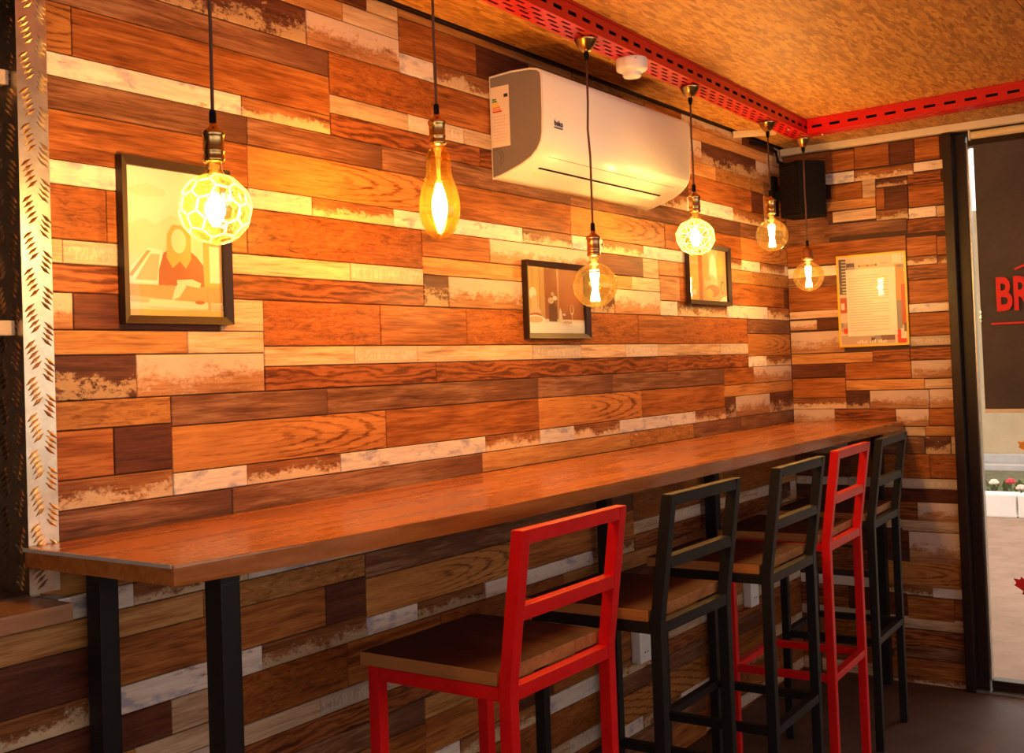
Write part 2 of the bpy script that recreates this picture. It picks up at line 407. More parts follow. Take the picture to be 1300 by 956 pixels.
# printed boards: rows of (top, bottom) from the board's upper edge, each a list of (end, kind)
DES = {
 'A': [(0, .064, [(.46, 'G'), (1.385, 'G')]), (.064, .162, [(.672, 'H'), (1.385, 'O')]), (.162, .209, [(.20, 'W'), (.50, 'M'), (1.10, 'W'), (1.385, 'M')])],
 'B': [(0, .072, [(.31, 'O'), (.90, 'L'), (1.26, 'K'), (1.385, 'P')]), (.072, .121, [(1.17, 'Y'), (1.385, 'P')]), (.121, .209, [(.11, 'D'), (.48, 'L'), (1.04, 'D'), (1.385, 'L')])],
 'C': [(0, .106, [(.40, 'T'), (.765, 'O'), (1.385, 'T')]), (.106, .153, [(.30, 'P'), (.545, 'Q'), (1.10, 'P'), (1.385, 'Q')]), (.153, .209, [(.62, 'S'), (1.385, 'S')])],
 'D': [(0, .057, [(.88, 'Y'), (1.385, 'N')]), (.057, .152, [(.345, 'O'), (.62, 'K'), (1.245, 'O'), (1.385, 'K')]), (.152, .209, [(.145, 'W'), (.60, 'M'), (1.04, 'W'), (1.385, 'M')])],
}
COURSES = [
 [(.885, 'B'), (2.27, 'D'), (3.655, 'B')], [(.613, 'A'), (1.998, 'C'), (3.383, 'D'), (4.768, 'A')],
 [(.34, 'A'), (1.725, 'A'), (3.11, 'A'), (4.495, 'A')], [(.953, 'C'), (2.338, 'B'), (3.723, 'D')],
 [(.373, 'B'), (1.758, 'C'), (3.143, 'C'), (4.528, 'A')], [(.111, 'D'), (1.496, 'A'), (2.881, 'A'), (4.266, 'B')],
 [(-.193, 'C'), (1.192, 'A'), (2.577, 'D'), (3.962, 'A')], [(-.70, 'B'), (.685, 'D'), (2.07, 'A'), (3.455, 'C'), (4.84, 'B')],
 [(.215, 'B'), (1.60, 'C'), (2.985, 'D'), (4.37, 'A')], [(-.485, 'C'), (.90, 'A'), (2.285, 'D'), (3.67, 'C')],
 [(.50, 'A'), (1.885, 'C'), (3.27, 'A'), (4.655, 'C')], [(-.185, 'D'), (1.20, 'C'), (2.585, 'A'), (3.97, 'C')]]
low, KN = new(), list(PM)                       # the two courses at the floor, past the first 300 boards, stay one part
for k, course in enumerate(COURSES):
    zt = Z0 - CH*k
    for s, d in course:
        for (a, b2, cells) in DES[d]:
            z1, z0 = zt-a, zt-b2
            z1 = min(z1, CEIL); z0 = max(z0, FLOOR)
            if z1 <= z0 + .008: continue
            xmin = 1.17 if (z1+z0)/2 > -.386 else .62
            u = 0.
            for e, kind in cells:
                x0, x1 = max(s+u, xmin), min(s+e, EX-.0005); u = e
                if x1 - x0 < .012: continue
                if k < 10: plank(wall_left, kind, x0, x1, z0, z1)
                else: box(low, (x0+GAP, WY-random.choice((.0045, .0055)), R(z0)+GAP), (x1-GAP, WY, R(z1)-GAP), KN.index(kind))
o = obj('plank_rows', low, [PM[k] for k in KN], wall_left); o['kind'] = 'stuff'

# ------------------------------------------------------------------ planks on the end wall (y from 1.93 at the corner to 1.20 at the door)
CA, SA = _fw, None
def ray(q):
    x, y = (q[0]-650)/FPX, -(q[1]-433.3)/FPX
    return _r2*x + _u2*y + _fw
def endw(q, X=EX): r = ray(q); return r*(X/r.x)
ROWS = [  # zoomed tracing: (origin x, origin y, scale, pieces (x left, x right, y top, y bottom, kind))
 (980, 130, 5.2, [(350,545,320,455,'O'),(545,775,275,428,'O'),(775,940,250,400,'K'),(940,1110,225,382,'O'),
   (345,545,462,537,'W'),(545,935,425,500,'M'),(935,1118,388,450,'W'),
   (345,597,537,645,'O'),(597,686,508,628,'P'),(686,895,502,553,'D'),(895,1120,460,535,'S'),
   (345,688,640,706,'Y'),(688,745,568,708,'O'),(745,900,552,705,'K'),(900,1132,537,683,'O'),
   (345,400,720,775,'K'),(400,690,708,782,'P'),(690,903,706,780,'M'),(903,1087,690,762,'W'),(1087,1136,680,755,'P'),
   (345,895,785,872,'G'),(895,1142,764,857,'S')]),
 (980, 300, 5.2, [(105,890,30,175,'O'),(890,1090,0,128,'O'),(1090,1145,0,125,'O'),
   (100,480,200,268,'W'),(480,890,165,215,'M'),(890,1095,130,188,'M'),(1095,1150,125,182,'M'),
   (105,540,265,335,'G'),(540,895,220,305,'S'),(895,1155,186,285,'S'),
   (110,905,320,478,'O'),(905,1160,285,440,'O'),(110,905,478,530,'P'),(905,1165,440,500,'W'),
   (115,300,556,622,'L'),(300,905,530,605,'K'),(905,1175,502,655,'O'),
   (120,480,628,772,'L'),(480,905,600,735,'G'),(905,1180,655,722,'Q')]),
 (980, 440, 5.2, [(125,668,43,112,'Y'),(668,915,20,101,'S'),(915,1185,5,87,'S'),
   (125,485,114,206,'K'),(485,922,103,214,'O'),(922,1190,88,209,'L'),
   (128,490,208,338,'O'),(490,1010,216,286,'Y'),(1010,1192,211,278,'P'),
   (130,495,338,412,'M'),(495,648,288,411,'D'),(648,1040,286,410,'L'),(1040,1200,280,405,'L'),
   (132,418,412,528,'L'),(418,820,412,528,'S'),(820,1040,411,526,'L'),(1040,1205,406,523,'O'),
   (140,880,528,592,'Y'),(880,1015,529,592,'P'),(1015,1208,525,591,'Y'),
   (140,500,594,706,'L'),(500,885,594,706,'G'),(885,1015,594,706,'G'),(1015,1185,593,712,'D'),(1185,1215,593,712,'P'),
   (145,520,706,868,'K'),(520,860,708,869,'T'),(860,1045,709,870,'T'),(1045,1220,714,871,'T')]),
 (1020, 600, 5.2, [(-60,300,22,78,'Q'),(300,650,30,96,'Q'),(650,1015,40,110,'Q'),
   (-60,650,92,172,'K'),(650,1020,110,200,'K'),(-60,400,160,262,'S'),(400,755,186,304,'S'),(755,1025,200,326,'L'),
   (-55,650,278,350,'P'),(650,1030,318,393,'P'),(-55,380,322,470,'T'),(380,700,372,520,'K'),(700,1035,396,600,'L'),
   (-50,555,490,640,'S'),(555,1032,592,758,'H'),(1032,1045,612,775,'O'),
   (-50,560,678,742,'W'),(560,855,735,806,'M'),(855,1045,766,832,'W')]),
 (1020, 720, 5.2, [(-45,300,110,250,'S'),(300,690,150,300,'K'),(690,1000,200,352,'O'),(1000,1055,218,372,'O'),
   (-45,570,262,325,'Q'),(570,1055,332,412,'P'),(-40,600,330,500,'T'),(600,1065,418,525,'S'),(600,1065,525,612,'G'),
   (-40,560,505,610,'O'),(560,1072,612,720,'O'),(-40,560,612,690,'P'),(560,1074,722,800,'M')]),
]
for ox, oy, s, pcs in ROWS:
    for xl, xr, yt, yb, kind in pcs:
        X0, X1, YT, YB = ox+xl/s, ox+xr/s, oy+yt/s, oy+yb/s
        xm, ym = (X0+X1)/2, (YT+YB)/2
        ya, yb2 = endw((X0, ym)).y, endw((X1, ym)).y
        zt, zb = endw((xm, YT)).z, endw((xm, YB)).z
        ya = min(ya, WY-.0065); 
        if ya > WY-.03: ya = WY-.0065
        yb2 = max(yb2, 1.2005)
        if yb2 < 1.212: yb2 = 1.2005
        plank(wall_end, kind, yb2, ya, max(zb, FLOOR), min(zt, .945))
# the strip of wall behind the loudspeaker and the top row
for a, b2, z0, z1, k in ((1.70, 1.9235, .755, .945, 'O'), (1.70, 1.9235, .66, .753, 'K'), (1.72, 1.9235, .49, .658, 'G')):
    plank(wall_end, k, a, b2, z0, z1, .0035)
for z0, z1, k in ((FLOOR, -1.372, 'T'),):
    plank(wall_end, k, 1.201, 1.55, z0, z1, .003); plank(wall_end, 'O', 1.55, 1.9235, z0, z1, .003)
print('planks', NPL)

def hor(q, z): r = ray(q); return r*(z/r.z)
def onwall(q, Y): r = ray(q); return r*(Y/r.y)

# ------------------------------------------------------------------ trims: checker plate edge, trunking, skirting of the hatch
def tread_plate():
    bm = new()
    zb, zt = R(-.386), R(CEIL)-.001
    f0 = WY-.0105
    box(bm, (1.1665, f0, zb), (1.2265, f0+.002, zt))            # leg on the wall face
    box(bm, (1.1645, f0, zb), (1.1665, WY+.098, zt))            # leg on the reveal
    def ridge(cx, cz, ang, face):
        l, w, h = .029, .0080, .0030
        d = Vector((cos(ang), sin(ang))); s = Vector((-sin(ang), cos(ang)))
        base = [d*-l/2, s*-w/2, d*l/2, s*w/2]
        P = []
        for k, (b2, hh) in enumerate([(b3, 0) for b3 in base] + [(d*-l*.32, h), (d*l*.32, h)]):
            a, z = cx+b2.x, cz+b2.y
            P.append(bm.verts.new((a, f0-hh, z)) if face == 0 else bm.verts.new((1.1645-hh, a, z)))
        for f in ((0, 1, 4), (1, 5, 4), (1, 2, 5), (2, 3, 5), (3, 4, 5), (3, 0, 4)): bm.faces.new([P[i] for i in f])
    z = zb+.035
    while z < zt-.06:
        for i in range(5):
            o = (i-2)*.0098
            ridge(1.184+(i-2)*.0030, z-o, rad(40), 0)
            if i > 0: ridge(1.2135+(i-2)*.0020, z+.034+o, rad(-40), 0)
            ridge(1.945+(i-2)*.003, z-o, rad(40), 1); ridge(1.99+(i-2)*.003, z+.034+o, rad(-40), 1)
        z += .068
    o = obj('trim_1', bm, M_alu, normals=True); return struct(o)
tread_plate()
bm = new(); box(bm, (4.984, 1.02-1.0, R(.947)), (5.0205, WY-.008, R(.9785))); struct(obj('trim_2', bm, M_ivory, bevel=.003))
p0, p1 = hor((931, 171), .967), hor((985, 167), .967)
bm = new(); bar(bm, (p0.x, WY-.008, R(.967)), (p1.x, p1.y, R(.967)), .034, .024); struct(obj('trim_3', bm, M_ivory, bevel=.002))

# ------------------------------------------------------------------ serving hatch on the left: sill, shelves
sill = thing('window_sill', 'brown wooden sill board under the open serving hatch beside checker plate', 'sill', (.6, 1.80, R(-.388)))
bm = new(); box(bm, (-1.0, 0, -.034), (.575, .224, -.002)); obj('sill_board', bm, M_sill, sill, bevel=.004)
bm = new(); box(bm, (.577, .05, -.045), (.603, .122, -.002)); obj('end_bracket', bm, M_alu_dull, sill, bevel=.002)
for z, nm in ((.577, 'pale wooden shelf board high inside the serving hatch'), (.108, 'pale wooden shelf board low inside the serving hatch')):
    bm = new(); box(bm, (-.39, WY+.012, R(z)-.014), (1.162, WY+.095, R(z)+.014))
    tag(obj('hatch_shelf', bm, noisy('shelf_wood', (.55, .40, .27), (.66, .50, .35), 8, .5), bevel=.002), nm, 'shelf', 'shelves inside the serving hatch')

# ------------------------------------------------------------------ the long bar counter and its legs
ctr = thing('bar_counter', 'long varnished reddish brown wooden bar counter fixed along the plank wall', 'counter', (0, 0, 0))
bm = new()
out = [(1.153, 1.916), (1.150, 1.486), (1.45, 1.440), (1.90, 1.409), (3.2, 1.407), (5.0195, 1.420), (5.0195, 1.916)]
zt, zb = R(-.297), R(-.333)
a = [bm.verts.new((x, y, zt)) for x, y in out]; b = [bm.verts.new((x, y, zb)) for x, y in out]
bm.faces.new(a); bm.faces.new(list(reversed(b)))
for i in range(len(out)):
    j = (i+1) % len(out); bm.faces.new((a[j], a[i], b[i], b[j]))
obj('counter_top', bm, M_counter, ctr, bevel=.006)
bm = new(); box(bm, (1.1475, 1.49, zt-.006), (1.1498, 1.912, zt+.0006)); obj('edge_strip', bm, simple('edge_strip_grey', (.52, .46, .43), .45), ctr)
for x, y, w, bl_ in ((1.246, 1.488, .042, .40), (4.935, 1.50, .042, .39), (1.266, 1.856, .042, 0), (3.153, 1.856, .040, -.22), (3.985, 1.856, .046, -.22)):
    bm = new(); box(bm, (x, y, 0), (x+w, y+w, zb-.012)); obj('leg', bm, M_black, ctr, bevel=.003)
    if bl_:
        bm = new(); box(bm, (x, y + min(bl_, 0), zb-.0118), (x+w, y+w+max(bl_-.02, 0), zb-.0005)); obj('support_bar', bm, M_black, ctr)

# ------------------------------------------------------------------ bar stools
T = .028
def make_stool(paint, edge):
    r = bpy.data.objects.new('bar_stool', None); C.objects.link(r); r.empty_display_size = .1
    ST, TOP = R(-.582), R(-.307)
    for s in (-1, 1):
        x = s*.186
        bm = new()
        pts = [(x, -.176, 0), (x, -.176, ST-.03), (x, -.219, TOP)]
        prev = None; rings = []
        for px, py, pz in pts:
            rings.append([bm.verts.new((px+a*T/2, py+b2*T/2, pz)) for a, b2 in ((-1, -1), (1, -1), (1, 1), (-1, 1))])
        for A, B in zip(rings, rings[1:]):
            for i in range(4): bm.faces.new((A[i], A[(i+1) % 4], B[(i+1) % 4], B[i]))
        bm.faces.new(list(reversed(rings[0]))); bm.faces.new(rings[-1])
        obj('leg', bm, paint, r, bevel=.003)
        bm = new(); box(bm, (x-T/2, .146, 0), (x+T/2, .174, ST-.028)); obj('leg', bm, paint, r, bevel=.003)
        bm = new(); box(bm, (x-T/2+.001, -.161, ST-.056), (x+T/2-.001, .145, ST-.0285)); obj('seat_rail', bm, paint, r, bevel=.0025)
        bm = new(); box(bm, (x-T/2+.002, -.161, .385), (x+T/2-.002, .145, .409)); obj('foot_rail', bm, paint, r, bevel=.0025)
    xi = .186-T/2-.0005
    for y, z, h, nm in ((.160, ST-.042, .027, 'seat_rail'), (-.176, ST-.042, .028, 'seat_rail'), (.160, .397, .024, 'foot_rail'), (-.176, .397, .024, 'foot_rail')):
        bm = new(); box(bm, (-xi, y-T/2+.001, z-h/2), (xi, y+T/2-.001, z+h/2)); obj(nm, bm, paint, r, bevel=.0025)
    def ly(z): return -.176 - .043*(z-(ST-.03))/(TOP-(ST-.03))
    for z, nm in ((TOP-.0145, 'top_rail'), (R(-.470), 'back_rail')):
        bm = new(); y = ly(z); box(bm, (-xi, y-T/2+.001, z-.014), (xi, y+T/2-.001, z+.014)); obj(nm, bm, paint, r, bevel=.0025)
    # seat: one glued slab, slightly dished along the back edge
    seat = None
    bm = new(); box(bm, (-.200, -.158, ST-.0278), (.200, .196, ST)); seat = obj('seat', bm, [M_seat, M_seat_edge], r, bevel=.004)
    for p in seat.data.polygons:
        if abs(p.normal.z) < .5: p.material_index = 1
    return r
def copy_tree(o, parent=None):
    c = o.copy(); C.objects.link(c)
    if parent is not None: c.parent = parent
    for ch in list(o.children): copy_tree(ch, c)
    return c
red = make_stool(M_red_worn, M_seat_edge); blk = make_stool(M_black, M_seat_edge)
def place(o, x, y, rz, label):
    o.location = (x, y, 0); o.rotation_euler = (0, 0, rad(rz)); tag(o, label, 'stool', 'bar stools along the counter')
place(red, 1.925, 1.432, 0, 'red metal bar stool with wooden seat beside the open end of the counter')
place(blk, 2.525, 1.425, 0, 'black metal bar stool next to the red stool at the counter free end')
place(copy_tree(blk), 3.175, 1.425, 1.5, 'middle black bar stool of the row, next before the far red stool')
place(copy_tree(red), 3.755, 1.462, 3, 'red metal bar stool between two black stools near the end wall')
place(copy_tree(blk), 4.285, 1.48, 3, 'black metal bar stool closest to the end wall and door')

# ------------------------------------------------------------------ red perforated steel channel under the ceiling
def perf_strip(bm, L0, L1, rows, put, pitch=.076, slot=.044):
    """rows: [(w0, w1, phase or None)] across the plate; put(u0,u1,w0,w1) adds a box"""
    for w0, w1, ph in rows:
        if ph is None: put(L0, L1, w0, w1); continue
        u = L0; k = 0
        s = L0 + ph
        while s < L1:
            if s > u: put(u, s, w0, w1)
            u = s + slot; s += pitch
        if u < L1: put(u, L1, w0, w1)
def channel(name, label, length, loc, ang):
    th = thing(name, label, 'channel', loc, ang, 'red perforated channels')
    W, H, t = .084, .06, .002
    bm = new()
    perf_strip(bm, 0, length, [(0, .011, None), (.011, .019, .01), (.019, .030, None), (.030, .038, .048), (.038, .047, None), (.047, .055, .01), (.055, .066, None), (.066, .074, .048), (.074, W, None)],
               lambda a, b2, c, d: box(bm, (a, c, 0), (b2, d, t)))
    obj('bottom_plate', bm, M_red, th)
    bm = new(); box(bm, (.01, .007, .012), (length-.01, W-.007, H-.002)); obj('slot_dark_fill', bm, M_blackm, th)  # added black box, stands in for the shade seen through the slots
    for y, nm in ((0, 'side_plate'), (W-t, 'side_plate')):
        bm = new()
        perf_strip(bm, 0, length, [(t, .020, None), (.020, .031, .02), (.031, .052, None)], lambda a, b2, c, d: box(bm, (a, y, c), (b2, y+t, d)))
        obj(nm, bm, M_red, th)
        bm = new(); box(bm, (0, y-.003 if y == 0 else y, .052), (length, y+t if y == 0 else y+.014, H-.001)); obj('lip', bm, M_red, th)
    return th
SL = .028
def yf(x): return 1.540 + SL*(x-2.5)
ang = math.atan(SL)
x0 = -1.0
ch1 = channel('steel_channel', 'red perforated steel channel carrying the pendant lamps along the wall', (4.528-x0)/cos(ang), (x0, yf(x0), R(.92)), ang)
ch2 = channel('steel_channel', 'red perforated steel channel crossing the ceiling parallel to the end wall', 3.8, (4.440, 1.5915, R(.92)), -pi/2+rad(-4.2))
# stubby screws in the channel corner
for q in ((1001, 165), (1044, 171)):
    p = hor(q, .918); bm = new(); lathe(bm, [(0, -.004), (.005, -.003), (.006, 0), (.006, .002)], 10)
    obj('screw', bm, M_alu, ch1 if q[0] < 1020 else ch2, smooth=True)
    o = bpy.data.objects['screw'] if q[0] < 1020 else bpy.data.objects['screw.001']
    par = o.parent; d = Vector((p.x, p.y, R(.9185))) - par.location; a2 = -par.rotation_euler.z
    o.location = (d.x*cos(a2)-d.y*sin(a2), d.x*sin(a2)+d.y*cos(a2), d.z)

# ------------------------------------------------------------------ pendant lamps
def lamp(x, zc, kind, label, short=False, key=False, kink=False):
    y = yf(x)+.042
    th = thing('pendant_lamp', label, 'lamp', (x, y, R(.9195)), 0, 'pendant lamps')
    c = zc - .9195                                   # bulb centre below the channel
    top = c + (.0815 if kind != 'oval' else .108)   # where the glass enters the socket
    bm = new(); lathe(bm, [(0, 0), (.031, 0), (.033, -.003), (.031, -.008), (.024, -.022), (.015, -.034), (.008, -.040), (0, -.040)], 28); obj('canopy', bm, M_brass, th, smooth=True)
    bm = new(); lathe(bm, [(0, -.040), (.0075, -.040), (.0075, -.050), (.0045, -.062), (0, -.062)], 12); obj('cord_grip', bm, M_blackm, th)
    sh = .036 if short else .060
    st = top + sh
    bm = new()
    pts = [(0, 0, -.055), (.0005, .001, (-.055+st)*.3), (-.004 if kink else .001, .002, (-.055+st)*.42), (.001, 0, (-.055+st)*.55), (0, 0, (-.055+st)*.8), (0, 0, st+.012)]
    tube(bm, pts, .0032, 8); obj('cord', bm, M_cord, th, smooth=True)
    bm = new(); lathe(bm, [(0, st+.034), (.005, st+.034), (.0065, st+.028), (.0065, st+.012), (0, st+.012)], 12); obj('strain_relief', bm, M_blackm, th)
    bm = new()
    if short:
        lathe(bm, [(0, st+.012), (.006, st+.012), (.008, st+.004), (.014, st), (.019, st-.004), (.0195, st-.030), (.022, st-.036), (.0255, st-.040), (.0255, st-.048), (.018, st-.050), (0, st-.050)], 28)
        m = M_copper
    else:
        lathe(bm, [(0, st+.012), (.006, st+.012), (.0075, st+.006), (.012, st+.001), (.0195, st-.004), (.021, st-.009), (.0195, st-.013), (.0185, st-.016), (.0185, st-.036), (.0195, st-.038), (.0195, st-.041), (.0185, st-.043), (.0185, st-.050), (.0195, st-.052), (.0195, st-.056), (.018, st-.060), (0, st-.060)], 28)
        m = M_copper if kind == 'globe' and key else M_brass
    sock = obj('socket', bm, m, th, smooth=True)
    if key:
        bm = new(); tube(bm, [(.017, -.006, st-.026), (.034, -.010, st-.026)], .0018, 8); tube(bm, [(.034, -.010, st-.031), (.034, -.010, st-.021)], .0032, 8)
        obj('switch_key', bm, m, sock)
    # glass
    bm = new()
    if kind == 'globe':
        r = .0625; prof = [(.0125, top-c), (.0135, .070), (.017, .062), (.024, .0575)]
        prof += [(r*sin(t), r*cos(t)) for t in [rad(a) for a in range(28, 180, 8)]] + [(0, -r)]
        lathe(bm, prof, 40, (0, 0, c)); g = obj('bulb_glass', bm, M_amber, th, smooth=True)
        strands, sr, s0, s1 = 8, .011, -.044, .036
    elif kind == 'oval':
        prof = [(.0135, .104), (.020, .098), (.026, .088), (.0285, .070), (.0285, .046), (.033, .030), (.040, .010), (.0455, -.016), (.0470, -.034), (.0455, -.052), (.041, -.070), (.033, -.088), (.022, -.100), (.010, -.106), (0, -.107)]
        lathe(bm, prof, 40, (0, 0, c)); g = obj('bulb_glass', bm, M_deep, th, smooth=True)
        strands, sr, s0, s1 = 8, .013, -.082, .020
    else:
        bmesh.ops.create_icosphere(bm, subdivisions=2 if kind == 'facet' else 2, radius=.0635)
        rnd = random.Random(3)
        for v in bm.verts:
            k = 1 + (rnd.random()-.5)*.06; v.co *= k
            if kind == 'diamond': v.co.x *= 1.03; v.co.y *= 1.03; v.co.z *= .97
        bmesh.ops.rotate(bm, verts=bm.verts, cent=(0, 0, 0), matrix=Matrix.Rotation(rad(20), 3, 'Z') @ Matrix.Rotation(rad(14), 3, 'X'))
        if kind == 'facet':                           # large polygonal cells: join the centres of neighbouring triangles
            edges = [tuple(f.calc_center_median().normalized()*.0632 for f in e.link_faces) for e in bm.edges]
            er = .0021
        else:
            edges = [(e.verts[0].co.copy(), e.verts[1].co.copy()) for e in bm.edges]; er = .0013
        bmesh.ops.translate(bm, verts=bm.verts, vec=(0, 0, c))
        lathe(bm, [(.0135, top-c), (.0145, .068), (.020, .057)], 20, (0, 0, c))
        g = obj('bulb_glass', bm, M_clear, th)
        bm = new(); 
        for p, q in edges: tube(bm, [p*.995+Vector((0, 0, c)), q*.995+Vector((0, 0, c))], er, 5)
        obj('facet_edge', bm, M_clear_edge, g)
        strands, sr, s0, s1 = 8, .012, -.030, .026
    # glass stem and the filament cage
    bm = new(); lathe(bm, [(.010, top-c-.004), (.006, top-c-.03), (.004, s1), (0, s1)], 12, (0, 0, c)); obj('stem', bm, M_stem, th, smooth=True)
    bm = new()
    for i in range(strands):
        a = 2*pi*i/strands; b2 = a + (.5 if kind == 'globe' else .2)
        n = 9; P = []
        for k in range(n):
            t = k/(n-1); rr = sr*(.25+.95*sin(pi*t)) if kind != 'globe' else sr*(.75+.25*cos(2*pi*t*1.0))
            aa = a + (b2-a)*t; P.append((rr*cos(aa), rr*sin(aa), c + s0 + (s1-s0)*t))
        tube(bm, P, .0030, 6)  # strands made thick so their shape stands in for the glow
    if kind in ('facet', 'diamond'): pass
    obj('filament', bm, M_fil, th)
    ld = bpy.data.lights.new('bulb_light', 'POINT'); ld.energy = BULB_W * {'globe': 1., 'oval': 1.15, 'facet': 1.1, 'diamond': 1.0}[kind]; ld.color = BULB_COL; ld.shadow_soft_size = .012
    lo = bpy.data.objects.new('bulb_light', ld); C.objects.link(lo); lo.parent = th; lo.location = (0, 0, c+(s0+s1)/2)
    return th
M_clear_edge = bulb_glass('facet_edge_glass', (1., .92, .6), (1., .9, .6), .55)
M_stem = bulb_glass('stem_glass', (1., .92, .75), (1., .85, .5), .25)
lamp(1.310, .301, 'facet', 'faceted crystal globe pendant lamp beside the picture of a seated figure')
lamp(1.970, .404, 'oval', 'elongated amber oval bulb pendant lamp with brass socket')
lamp(2.679, .223, 'globe', 'round globe bulb pendant lamp in front of the still life picture', key=True, kink=True)
lamp(3.380, .414, 'diamond', 'angular crystal globe pendant lamp beside the air conditioner')
lamp(4.100, .477, 'globe', 'round amber globe pendant lamp beside the loudspeaker on brass socket')
lamp(4.514, .338, 'globe', 'round globe pendant lamp on a short copper socket below the loudspeaker', short=True)

# ------------------------------------------------------------------ smoke detector under the channel
xd = 2.955
sd = thing('smoke_detector', 'white round smoke detector under the red channel', 'smoke detector', (xd, yf(xd)+.04, R(.9195)))
bm = new(); lathe(bm, [(0, 0), (.046, 0), (.0475, -.004), (.0475, -.030), (.0455, -.035), (.031, -.042), (0, -.042)], 36); obj('housing', bm, M_white, sd, smooth=True)
bm = new(); lathe(bm, [(0, -.0405), (.027, -.0405), (.028, -.043), (.028, -.052), (.025, -.056), (0, -.057)], 36); obj('sensor_cap', bm, M_white, sd, smooth=True)
bm = new(); box(bm, (-.0365, -.0345, -.010), (-.030, -.030, -.0085)); obj('indicator', bm, M_dark, sd)

# ------------------------------------------------------------------ air conditioner
ac = thing('air_conditioner', 'white wall mounted split air conditioner with grey side panel', 'air conditioner', (2.671, 0, 0))
AW = .962
prof = [(1.921, .869), (1.845, .873), (1.775, .870), (1.748, .864), (1.737, .855), (1.7345, .840), (1.735, .74), (1.738, .675), (1.744, .650), (1.757, .629), (1.780, .609), (1.810, .594), (1.850, .580), (1.890, .568), (1.921, .562)]
bm = new(); fs = prism_x(bm, [(y, R(z)) for y, z in prof], .004, AW-.004)
o = obj('body', bm, M_white, ac)
for p in o.data.polygons: p.use_smooth = len(p.vertices) == 4
cy, cz = 1.84, .72
for x, x1 in ((0, .004), (AW-.004, AW)):
    rim = [(y, R(z)) for y, z in prof]
    inn = [((y-cy)*.965+cy, R((z-cz)*.965+cz)) for y, z in prof]
    xo = x if x == 0 else x1
    bm = new(); n = len(prof)
    A = [bm.verts.new((x, *p)) for p in rim]; B = [bm.verts.new((x1, *p)) for p in rim]
    Ci = [bm.verts.new((xo, *p)) for p in inn]
    for i in range(n):
        j = (i+1) % n
        bm.faces.new((A[i], A[j], B[j], B[i])); oo = A if x == 0 else B; bm.faces.new((oo[i], oo[j], Ci[j], Ci[i]))
    obj('rim', bm, M_white, ac)
    bm = new(); xi2 = x+.0012 if x == 0 else x1-.0012
    bm.faces.new([bm.verts.new((xi2, *p)) for p in inn]); obj('side_panel', bm, M_acside, ac)
# panel joint, louvre and air slot on the curved underside
def acpt(t):
    i = min(int(t), len(prof)-2); f = t-i
    return Vector((0, prof[i][0]*(1-f)+prof[i+1][0]*f, R(prof[i][1]*(1-f)+prof[i+1][1]*f)))
def ac_bar(nm, t, x0, x1, w, h, m, out=.0006):
    d = (acpt(t+.25)-acpt(t-.25)).normalized(); n2 = Vector((0, d.z, -d.y)); 
    if n2.y > 0: n2 = -n2
    c2 = acpt(t) + n2*out
    bm = new(); bar(bm, c2+Vector((x0, 0, 0)), c2+Vector((x1, 0, 0)), w, h, tuple(n2)); return obj(nm, bm, m, ac)
ac_bar('panel_joint', 9.5, .075, AW-.075, .0014, .0022, M_acside, 0)
ac_bar('air_slot', 11.05, .085, AW-.10, .007, .003, M_blackm, 0)
ac_bar('louvre', 11.55, .085, AW-.10, .020, .0035, M_white, .0012)
me = text_mesh('beko', .024, .0003, .0004); me.materials.append(M_dark)
o = bpy.data.objects.new('logo', me); C.objects.link(o); o.parent = ac; o.location = (.060, 1.7352, R(.706)); o.rotation_euler = (pi/2, 0, 0); o['label'] = 'small dark maker logo'
bm = new(); box(bm, (.060, 1.7347, R(.698)), (.106, 1.7365, R(.7010))); obj('logo_underline', bm, M_dark, ac)
# energy label on the grey side
lab = [simple('label_paper', (.82, .74, .70), .5), simple('label_green', (.05, .22, .05), .5), simple('label_yellow', (.85, .62, .05), .5), simple('label_orange', (.80, .28, .04), .5), simple('label_red', (.60, .04, .03), .5), simple('label_grey', (.55, .48, .46), .5), M_dark]
bm = new()
box(bm, (.0002, 1.852, R(.655)), (.0010, 1.917, R(.835)), 0)
y0 = 1.912
for k, (mi, w) in enumerate(((1, .014), (1, .017), (2, .021), (2, .024), (3, .027), (3, .030), (4, .033))):
    z = .800 - k*.0062; box(bm, (-.0002, y0-w, R(z-.0045)), (.0004, y0, R(z)), mi)
box(bm, (-.0002, 1.856, R(.800)), (.0004, 1.870, R(.810)), 6)
for k in range(9): box(bm, (-.0001, 1.862+(k % 3)*.004, R(.745-k*.009)), (.0003, 1.911, R(.7463-k*.009)), 5)
obj('energy_label', bm, lab, ac)
bm = new()
for r in (.028, .036): tube(bm, [(.001, 1.905-r*sin(a)+.01, R(.595)+.028+r*cos(a)*.9) for a in [rad(d) for d in range(0, 150, 15)]], .0006, 4)
obj('pipe_knockout', bm, M_dark, ac)

# ------------------------------------------------------------------ loudspeaker in the corner with its bracket and cable
sp = thing('loudspeaker', 'black ribbed loudspeaker mounted high in the wall corner', 'loudspeaker', (4.9, 1.76, R(.635)))
plan = [(4.815, 1.865), (4.765, 1.755), (4.865, 1.672), (4.955, 1.70), (4.965, 1.86)]
bm = new(); A = [bm.verts.new((x-4.9, y-1.76, 0)) for x, y in plan]; B = [bm.verts.new((x-4.9, y-1.76, .243)) for x, y in plan]
for i in range(5): bm.faces.new((A[i], A[(i+1) % 5], B[(i+1) % 5], B[i]))
bm.faces.new(A); bm.faces.new(B); obj('cabinet', bm, M_blackm, sp, bevel=.004)
bm = new(); a, b2 = Vector((plan[0][0]-4.9, plan[0][1]-1.76, 0)), Vector((plan[1][0]-4.9, plan[1][1]-1.76, 0)); d = (b2-a).normalized(); nn = Vector((d.y, -d.x, 0))
if nn.x > 0: nn = -nn
